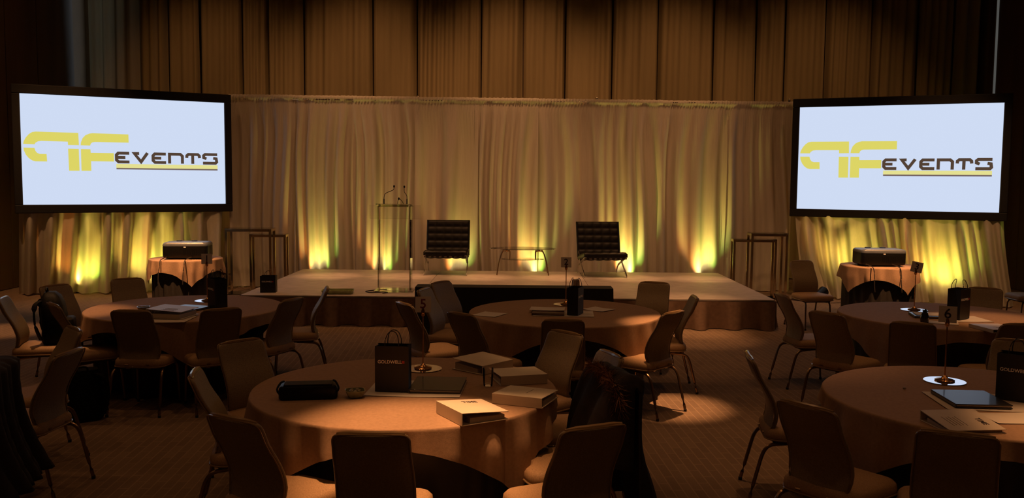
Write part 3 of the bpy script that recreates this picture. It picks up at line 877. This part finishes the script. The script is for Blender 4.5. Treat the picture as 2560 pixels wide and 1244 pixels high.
dish(-.90, 5.03, 'small square pressed-glass dish of mints on table five beside the zip case', 'small wrapped mint in the glass dish on table five', 'mints on table five')
dish(-3.46, 8.25, 'small square pressed-glass dish of mints on table one', 'small wrapped mint in the glass dish on table one', 'mints on table one')
# black zip case
t = thing('zip_case', 'black leather zip case lying on table five near the rim', 'case', (-1.165, 5.02, Z0), R(9))
MB().loft([[(x * k, y * k, z) for x, y in rrect(.33, .145, .03, 4)] for k, z in ((.94, 0), (1.0, .008), (1.0, .05), (.985, .066), (.93, .076), (.75, .080))]).build('body', M['leather'], t)
MB().box((0, -.01, .083), (.27, .10, .008)).build('flap', M['leather'], t, smooth=False, bevel=.003)
for s in (-1, 1):
    MB().tube(bez([(s * .155, -.055, .03), (s * .172, -.055, .06), (s * .155, -.02, .09), (s * .14, .02, .09)], 4), .006, 6).build('strap', M['nylon'], t)

# table two
sheet(.49, 8.30, R(-3), .57, .38, SLIP + 'placemat under the shopping bag on table two')
gift_bag(.60, 8.25, R(70), 'black shopping bag on table two with a pale candle and a pen above it', z=Z0 + .006, w_=.19, d=.105, h=.255)
folder(.345, 8.255, R(-4), .30, .22, .02, 'dark maroon folder lying on the placemat of table two', z=Z0 + .004, m='maroon')
sheet(.345, 8.40, R(-6), .33, .22, SLIP + 'sheet lying across the maroon folder on table two', z=Z0 + .027, curl=.006)
sheet(-.20, 8.205, R(-26), .24, .26, SLIP + 'slip lying alone near the rim of table two')
sheet(.855, 8.575, R(-42), .25, .22, SLIP + 'sheet on table two beyond the placemat edge', curl=.008)
t = thing('pillar_candle', 'pale square candle in front of the black shopping bag top on table two', 'candle', (.615, 8.44, Z0), .2)
MB().box((0, 0, .155), (.062, .062, .31)).build('wax', M['candle'], t, smooth=False, bevel=.006)
t = tag(MB().tube([(.605, 8.20, Z0 + .19), (.61, 8.20, Z0 + .345)], [.004, .003], 8).build('pen', M['plastic']), 'slim dark pen upright in the shopping bag on table two', 'pen')
# table one
gift_bag(-2.83, 8.45, R(-52), 'black shopping bag on table one with a pale print stripe', w_=.20, d=.12, h=.29)
sheet(-3.06, 7.76, R(2), .44, .36, SLIP + 'sheet under the ring binder on table one')
binder(-3.05, 7.90, R(-8), 'white ring binder with ruled lines on table one', h=.085, tip=.065, lines=7, z=Z0 + .006, w_=.33, d=.32)
folder(-3.08, 8.40, R(-20), .31, .24, .02, 'flat dark folder beyond the ruled binder on table one')
sheet(-2.72, 8.36, R(20), .16, .12, SLIP + 'slip peeking out behind the shopping bag on table one')
# table three
gift_bag(4.16, 8.17, R(38), 'black shopping bag standing tall on table three with a pale print stripe', z=Z0 + .006, w_=.19, d=.12, h=.28)
sheet(4.20, 8.16, R(2), .40, .34, SLIP + 'brightly lit placemat under the shopping bag on table three')
sheet(3.91, 7.93, R(-25), .24, .17, SLIP + 'sheet beside the dark jar on table three')
binder(4.19, 7.58, R(8), 'white ring binder with bold ruled bands at the rim of table three', h=.03, tip=.026, lines=5, w_=.28, d=.32)
folder(3.93, 8.30, R(-12), .27, .26, .022, 'dark folder with a pale sheet on top on table three')
sheet(3.95, 8.31, R(-14), .25, .21, SLIP + 'sheet on top of the dark folder on table three', z=Z0 + .023)
t = thing('plant_jar', 'small dark jar with short green leaves on table three', 'jar', (3.745, 7.95, Z0))
MB().lathe([(0, 0), (.034, 0), (.038, .02), (.036, .06), (.027, .085), (.029, .095), (.024, .095), (.022, .08), (0, .078)], 20).build('jar', M['lens'], t)
rng = random.Random(9)
for k in range(12):
    a = rng.uniform(0, 6.28); L_ = rng.uniform(.05, .085); b = rng.uniform(.5, 1.1)
    d = Vector((math.cos(a) * math.sin(b), math.sin(a) * math.sin(b), math.cos(b))); sd = Vector((-math.sin(a), math.cos(a), 0)) * .012
    p = Vector((0, 0, .085))
    MB().add([p, p + d * L_ * .5 + sd, p + d * L_ + Vector((0, 0, -.012)), p + d * L_ * .5 - sd, p + d * L_ * .5 + Vector((0, 0, .004))], [(0, 1, 4), (1, 2, 4), (2, 3, 4), (3, 0, 4)]).build('leaf', M['leaf'], t)
# table six
sheet(2.76, 5.03, R(-6), .60, .42, SLIP + 'placemat under the shopping bag on table six')
folder(2.66, 5.04, R(-4), .31, .35, .022, 'flat black folder catching a cool sheen on table six', z=Z0 + .006)
gift_bag(2.955, 5.09, R(-38), 'black shopping bag lettered GOLDWELL at the edge of table six', z=Z0 + .006, w_=.20, d=.12, h=.27)
binder(2.345, 4.51, R(-84), 'white ring binder lettered TIME on table six', h=.055, tip=.022, title='TIME', lines=5, w_=.275, d=.30)
sheet(2.70, 4.68, R(3), .28, .215, SLIP + 'sheet beside the lettered binder on table six', curl=.006)
tag(MB().lathe([(0, 0), (.008, .001), (.010, .006), (.006, .011), (0, .012)], 10).build('wrapped_mint', M['mint']), 'single wrapped mint lying alone on table six', 'candy').location = (2.414, 5.345, Z0)

# ------------------------------------------------------------------ coats and bags


def coat(bx, by, fd, label, fur, seed, wd=.27, zl=.16):
    a = R(fd); dx, dy = math.cos(a), math.sin(a)
    t = thing('coat', label, 'coat', (bx, by, 0), a - PI / 2)
    rng = random.Random(seed); fl = folds(rng, .12, .3, 4)

    def fn(u, v):
        s = (u - .5) * 2
        if v < .32: q = v / .32; z = .50 + q * .43; y = .205 - .145 * q ** 1.6; f = (1 - q) * .4
        elif v < .42: q = (v - .32) / .10; z = .93 + .014 * math.sin(PI * q); y = .06 - .13 * q; f = 0
        else: q = (v - .42) / .58; z = .93 - q * (.93 - zl); y = -.07 - .13 * q + .05 * math.sin(q * 3); f = q
        w_ = wd * (1 + .06 * f - .10 * (1 - f) * (v < .42))
        d = (.010 + .04 * f) * fsum(fl, s * w_ * 1.3 + z * .25)
        edge = smoothstep(.8, 1, abs(s))
        sg = 1 if y > 0 else -1
        yy = y + (d - .02 * f) * sg
        return (s * w_, -.03 + (yy + .03) * (1 - .92 * edge ** 1.5), z - .05 * edge - .1 * abs(d) * f)
    o = MB().grid(fn, 36, 40).build('coat_body', M['coat'], t, ang=None)
    m_ = o.modifiers.new('thickness', 'SOLIDIFY'); m_.thickness = .018
    for s in ():
        MB().loft([[(s * (wd + .03 + .01 * math.sin(z * 9)) + .045 * math.cos(q) * k, -.10 + .055 * math.sin(q) * k, z) for q in [2 * PI * i / 12 for i in range(12)]] for z, k in ((.80, .9), (.70, 1.15), (.55, 1.1), (.42, 1.0), (.34, .85), (.33, .6))]).build('sleeve', M['coat'], t)
    if fur:
        mb = MB()
        for _ in range(3200):
            q = rng.uniform(0, 1); ang = PI * (q - .5) * 1.25
            c = Vector((-.22 * math.cos(ang) + .0, .03 + .07 * q, .84 + .13 * math.sin(ang)))
            th = rng.uniform(0, 6.28); ph = rng.uniform(-.9, 1.2)
            d = Vector((math.cos(th) * math.cos(ph), math.sin(th) * math.cos(ph), math.sin(ph)))
            p = c + d * rng.uniform(0, .035); e = p + d * rng.uniform(.035, .07) + Vector((0, 0, -.012))
            sd = d.cross(Vector((rng.random(), rng.random(), rng.random()))).normalized() * .0022
            mb.add([p - sd, p + sd, e], [(0, 1, 2)])
        f = mb.build('fur_trim', M['fur'], t, smooth=False); f['kind'] = 'stuff'
    return t


coat(.575, 4.93, 198, 'black winter coat with a brown fur hood hung over a chair back', True, 3)
coat(-2.93, 4.93, 195, 'plain black coat hung over a chair back at table four', False, 4, .31, .26)


def backpack(x, y, z, rz, label, h=.47, tilt=0.0):
    t = thing('backpack', label, 'bag', (x, y, z), rz)
    MB().loft([[(a * k, b * k + oy, zz) for a, b in rrect(.33, .20, .07, 5)] for k, zz, oy in ((.86, 0, 0), (1.0, .03, 0), (1.03, .12, .005), (1.0, .25, 0), (.92, .36, -.01), (.75, .43, -.02), (.45, h, -.03))]).build('body', M['nylon'], t)
    MB().loft([[(a * k, b * k + .125, zz) for a, b in rrect(.25, .09, .035, 4)] for k, zz in ((.8, .03), (1, .05), (1, .18), (.9, .22), (.6, .235))]).build('front_pocket', M['nylon'], t)
    for s in (-1, 1):
        MB().tube(bez([(s * .09, -.09, .40), (s * .15, -.14, .36), (s * .17, -.14, .20), (s * .14, -.10, .05)], 5), 0, flat=(.045, .012)).build('strap', M['nylon'], t)
    MB().tube(bez([(-.04, -.05, h - .03), (-.035, -.06, h + .03), (.035, -.06, h + .03), (.04, -.05, h - .03)], 5), .008, 6).build('grab_handle', M['nylon'], t)
    return t


backpack(-4.22, 8.10, .482, R(-70), 'black backpack resting on the seat of a chair at table one')
backpack(-3.55, 7.20, 0.0, R(35), 'black backpack on the carpet between the chairs of table one', .42)

# ------------------------------------------------------------------ on the stage


def lounge_chair(lx, ly, rz, label):
    p = st(lx, ly)
    t = thing('lounge_chair', label, 'chair', (p[0], p[1], p[2] + .012), rz, 'black tufted lounge chairs on the stage')

    def cushion(w_, d, th, nx, ny):
        def top(u, v):
            tx = abs(math.sin(PI * u * nx)) ** .45; ty = abs(math.sin(PI * v * ny)) ** .45
            e = min(u, 1 - u, v, 1 - v)
            return ((u - .5) * w_, (v - .5) * d, th * .5 + .014 * tx * ty - .010 + (-.02 if e == 0 else 0))
        mb = MB().grid(top, nx * 6, ny * 6)
        n = len(mb.v); mb.v += [(a, b, -c) for a, b, c in mb.v]; mb.f += [tuple(i + n for i in q[::-1]) for q in mb.f]
        U = nx * 6 + 1; V = ny * 6 + 1
        per = [i for i in range(U)] + [j * U + U - 1 for j in range(1, V)] + [(V - 1) * U + i for i in range(U - 2, -1, -1)] + [j * U for j in range(V - 2, 0, -1)]
        for a, b in zip(per, per[1:] + per[:1]): mb.f.append((b, a, a + n, b + n))
        return mb
    sc_ = cushion(.73, .62, .11, 5, 4).build('seat_cushion', M['leather'], t, ang=60)
    sc_.location = (0, .04, .315); sc_.rotation_euler = (R(8), 0, 0)
    bc = cushion(.75, .62, .10, 5, 5).build('back_cushion', M['leather'], t, ang=60)
    bc.location = (0, -.335, .580); bc.rotation_euler = (R(108), 0, 0)
    for s in (-1, 1):
        x = s * .355
        MB().tube(bez([(x, -.47, .82), (x, -.38, .58), (x, -.20, .33), (x, .05, .17), (x, .26, .07), (x, .36, 0)], 5), 0, flat=(.012, .034), up=(0, 1, .2)).build('frame_bar', M['chrome'], t)
        MB().tube(bez([(x - s * .014, .38, .335), (x - s * .014, .20, .285), (x - s * .014, -.02, .22), (x - s * .014, -.26, .14), (x - s * .014, -.40, 0)], 5), 0, flat=(.012, .034), up=(0, 1, .2)).build('frame_bar', M['chrome'], t)
    for y, z in ((-.34, .47), (.33, .305)):
        MB().box((0, y, z), (.71, .012, .032)).build('cross_bar', M['chrome'], t, smooth=False)
    for k in range(8):
        xx = -.30 + k * .6 / 7
        MB().tube([(xx, -.28, .225), (xx, .0, .25), (xx, .335, .287), (xx, .346, .32)], 0, flat=(.042, .005)).build('seat_strap', M['leather'], t)
    return t


lounge_chair(-1.075, 3.02, PI, 'black tufted leather lounge chair on the stage beside the clear lectern')
lounge_chair(1.555, 2.90, PI + .10, 'black tufted leather lounge chair on the stage beside a bright uplit drape')

p = st(.22, 3.02)
t = thing('coffee_table', 'oval glass coffee table on curved metal legs between the lounge chairs', 'table', p)


def ell(a, b, n=40): return [(a * math.cos(2 * PI * k / n), b * math.sin(2 * PI * k / n)) for k in range(n)]


MB().prism(ell(.56, .33), .435, .445).build('glass_top', M['glass'], t, ang=30)
MB().prism(ell(.36, .22), .255, .262).build('glass_shelf', M['glass'], t, ang=30)
rm = MB().tube([(x, y, .44) for x, y in ell(.561, .331) + [ell(.561, .331)[0]]], .005, 6).build('edge', M['smoked'], t)
for sx in (-1, 1):
    for sy in (-1, 1):
        lg = MB().tube(bez([(sx * .22, sy * .12, .262), (sx * .22, sy * .12, .38), (sx * .25, sy * .14, .405), (sx * .34, sy * .17, .39), (sx * .40, sy * .20, .22), (sx * .435, sy * .22, .003)], 5), [.010] * 26, 8).build('leg', M['leg'], t)
        MB().lathe([(.018, .398), (.022, .41), (.022, .425), (.016, .434)], 12, (sx * .27, sy * .145, 0)).build('cap', M['gold'], lg)

# clear lectern
LX, LY = -1.62, .62
p = st(LX, LY)
t = thing('lectern', 'clear acrylic lectern with a wide front panel near the stage edge', 'lectern', p)
MB().box((0, 0, .010), (.56, .42, .018)).build('base', M['acrylic'], t, smooth=False, bevel=.003)
for s in (-1, 1):
    pn = MB().box((s * .225, .02, .62), (.018, .24, 1.20)).build('side_panel', M['acrylic'], t, smooth=False, bevel=.002)
    MB().box((s * .225, -.103, .62), (.0185, .006, 1.20)).build('polished_edge', M['smoked'], pn, smooth=False)
MB().box((0, .13, .62), (.43, .012, 1.16)).build('front_panel', M['acrylic'], t, smooth=False)
MB().box((.02, -.13, 1.135), (.72, .012, .19)).build('header_board', M['acrylic'], t, smooth=False, bevel=.003)
sh = MB().box((0, 0, 0), (.50, .38, .014)).build('reading_shelf', M['acrylic'], t, smooth=False, bevel=.002)
sh.location = (0, .02, 1.225); sh.rotation_euler = (R(-6), 0, 0)
MB().box((0, -.172, 1.222), (.42, .014, .03)).build('shelf_lip', M['smoked'], t, smooth=False)
for x, pts, lb in ((-.165, [(0, 0, 0), (0, 0, .10), (.012, 0, .15), (.04, 0, .175), (.11, 0, .205), (.14, 0, .225), (.145, 0, .26)], 'tall gooseneck microphone on the lectern bending inward over the shelf'),
                   (.165, [(0, 0, 0), (0, 0, .10), (-.005, 0, .14), (-.035, 0, .185), (-.04, 0, .22), (-.038, 0, .255)], 'tall gooseneck microphone on the lectern standing nearly upright'),
                   (.03, [(0, 0, 0), (.003, 0, .04), (.012, 0, .075), (.03, 0, .09), (.06, 0, .06), (.085, 0, .02)], 'short bowed gooseneck microphone in the middle of the lectern')):
    q = st(LX + x, LY + .05)
    g = thing('gooseneck_microphone', lb, 'microphone', (q[0], q[1], SH + 1.228))
    pt = bez(pts, 5)
    MB().lathe([(0, 0), (.017, 0), (.015, .012), (.009, .02), (.0085, .085), (.005, .09)] if x != .03 else [(0, 0), (.013, 0), (.012, .008), (.005, .012)], 12).build('base', M['plastic'], g)
    MB().tube(pt, .0042, 8).build('neck', M['plastic'], g)
    e = pt[-1] if x != .03 else pt[12]
    MB().lathe([(0, -.012), (.010, -.008), (.013, .006), (.011, .02), (0, .026)], 12, tuple(e)).build('capsule', M['plastic'], g)
q = st(LX - .27, LY - .10, .006)
cb = MB().tube(bez([(0.16, .05, .02), (.06, .08, .012), (-.06, .06, 0), (-.13, -.05, 0), (-.06, -.16, 0), (.05, -.15, 0), (.12, -.10, 0), (.20, -.16, 0), (.14, -.25, 0)], 6), .006, 6).build('lectern_cable', M['cord'])
cb.location = q; tag(cb, 'dark cable looped on the stage at the lectern base', 'cable')
gift_bag(*st(-3.36, .33)[:2], R(4), 'black shopping bag standing alone on the stage corner', z=SH, w_=.215, d=.12, h=.235, handle=.07)
q = st(-2.37, .26)
t = thing('plastic_tray', 'shallow pale green plastic tray lying on the stage edge', 'tray', q, R(4))
MB().loft([[(x * k, y * k, z) for x, y in rrect(.44, .26, .04, 4)] for k, z in ((.88, 0), (.92, .004), (1, .05), (.985, .052), (.9, .012), (.5, .010))]).build('tray_body', M['green'], t)

# nested tall frames


def pedestal(x, y, rz, w_, d, h, label, group):
    t = thing('glass_pedestal', label, 'pedestal', (x, y, .0), rz, group)
    k = .042
    for sx in (-1, 1):
        for sy in (-1, 1):
            MB().box((sx * (w_ - k) / 2, sy * (d - k) / 2, .012 + (h - .012) / 2), (k, k, h - .012)).build('leg', M['brass'], t, smooth=False, bevel=.003)
    for sy in (-1, 1): MB().box((0, sy * (d - k) / 2, h - k / 2), (w_ - 2 * k, k, k)).build('rail', M['brass'], t, smooth=False, bevel=.003)
    for sx in (-1, 1): MB().box((sx * (w_ - k) / 2, 0, h - k / 2), (k, d - 2 * k, k)).build('rail', M['brass'], t, smooth=False, bevel=.003)
    MB().box((0, 0, h + .005), (w_, d, .010)).build('glass_top', M['glass'], t, smooth=False, bevel=.002)
    MB().box((0, 0, .006), (w_, d, .012)).build('base_plate', M['smoked'], t, smooth=False)
    return t


pedestal(-4.55, 15.36, R(6), .78, .46, 1.13, 'tall nested metal-frame pedestal, the larger one beside the shopping bag on the stage', None)
pedestal(-4.24, 15.40, R(6), .62, .30, 1.03, 'metal-frame pedestal, the lower one nested inside the frame by the stage shopping bag', None)
pedestal(4.42, 15.30, R(-5), .62, .44, 1.13, 'tall nested metal-frame pedestal, the larger one behind the lone chair at the stage corner', None)
pedestal(4.20, 15.34, R(-5), .74, .28, 1.02, 'metal-frame pedestal, the lower one nested inside the frame behind the lone chair', None)

# projectors on the small tables


def projector(x, y, rz, label, w_=.66):
    t = thing('projector', label, 'projector', (x, y, .7825), rz)
    MB().loft([[(a * k, b * k, z) for a, b in rrect(w_, .44, .06, 5)] for k, z in ((.93, .018), (.985, .03), (1, .05), (1, .19), (.99, .198))]).build('body', M['plastic'], t)
    lid = MB().loft([[(a * k, b * k, z) for a, b in rrect(w_, .44, .06, 5)] for k, z in ((1.003, .198), (1.005, .21), (.985, .234), (.93, .250), (.6, .256))]).build('lid', M['greyplastic'], t)
    for xx in (-.14, .08):
        MB().lathe([(.0, .252), (.045, .252), (.043, .266), (0, .268)], 18, (xx, .08, 0)).build('dial', M['plastic'], lid)
    MB().tube([(.16, .20, .11), (.16, .27, .11)], .058, 20).build('lens_barrel', M['plastic'], t)
    MB().tube([(.16, .268, .11), (.16, .274, .11)], .048, 20).build('lens', M['lens'], t)
    for k in range(7): MB().box((-.02 + k * .03, -.2205, .11), (.012, .006, .09)).build('vent_slat', M['plastic'], t, smooth=False)
    MB().box((0, -.2215, .185), (.03, .004, .012)).build('badge', M['white'], t, smooth=False)
    for sx in (-1, 1):
        for sy in (-1, 1): MB().lathe([(0, 0), (.018, 0), (.016, .02), (0, .021)], 12, (sx * w_ * .36, sy * .15, 0)).build('foot', M['foot'], t)
    return t


projector(-4.93, 13.42, R(8), 'grey-topped black projector on the small table by number card one')
projector(5.50, 13.22, R(-2), 'grey-topped black projector on the small table by number card three')
for x, y, lb in ((-5.16, 12.90, 'cord hanging down the small table from the projector by number card one'), (-4.80, 12.90, 'cord hanging near the cloth point of the projector table by number card one'),
                 (5.22, 12.70, 'cord hanging down the small table from the projector by number card three'), (5.60, 12.68, 'cord hanging mid-front of the projector table by number card three')):
    o = MB().tube(bez([(x, y + .29, .82), (x, y + .13, .81), (x, y + .015, .785), (x + .004, y - .02, .70), (x - .004, y - .045, .60), (x, y - .07, .45)], 5), .007, 6).build('hanging_cable', M['cord'])
    tag(o, lb, 'cord')

# black floor fixture by the skirt drape
t = thing('floor_spotlight', 'small black spotlight lying on the carpet beside the lone chair', 'light', (5.22, 14.85, 0), R(40))
hd = MB().tube([(-.09, 0, .10), (.06, 0, .16), (.10, 0, .175)], [.075, .085, .09], 18).build('lamp_head', M['plastic'], t)
MB().tube([(.098, 0, .174), (.103, 0, .176)], .08, 18).build('lens', M['lens'], hd)
MB().tube(bez([(0, -.11, .12), (0, -.115, .02), (0, 0, .012), (0, .115, .02), (0, .11, .12)], 4), .010, 6).build('yoke', M['plastic'], t)
o = MB().tube(bez([(5.16, 14.80, .05), (5.30, 14.70, .008), (5.55, 14.72, .008), (5.9, 14.6, .008)], 6), .006, 6).build('spotlight_cord', M['cord'])
tag(o, 'dark cord trailing from the small black spotlight', 'cord')
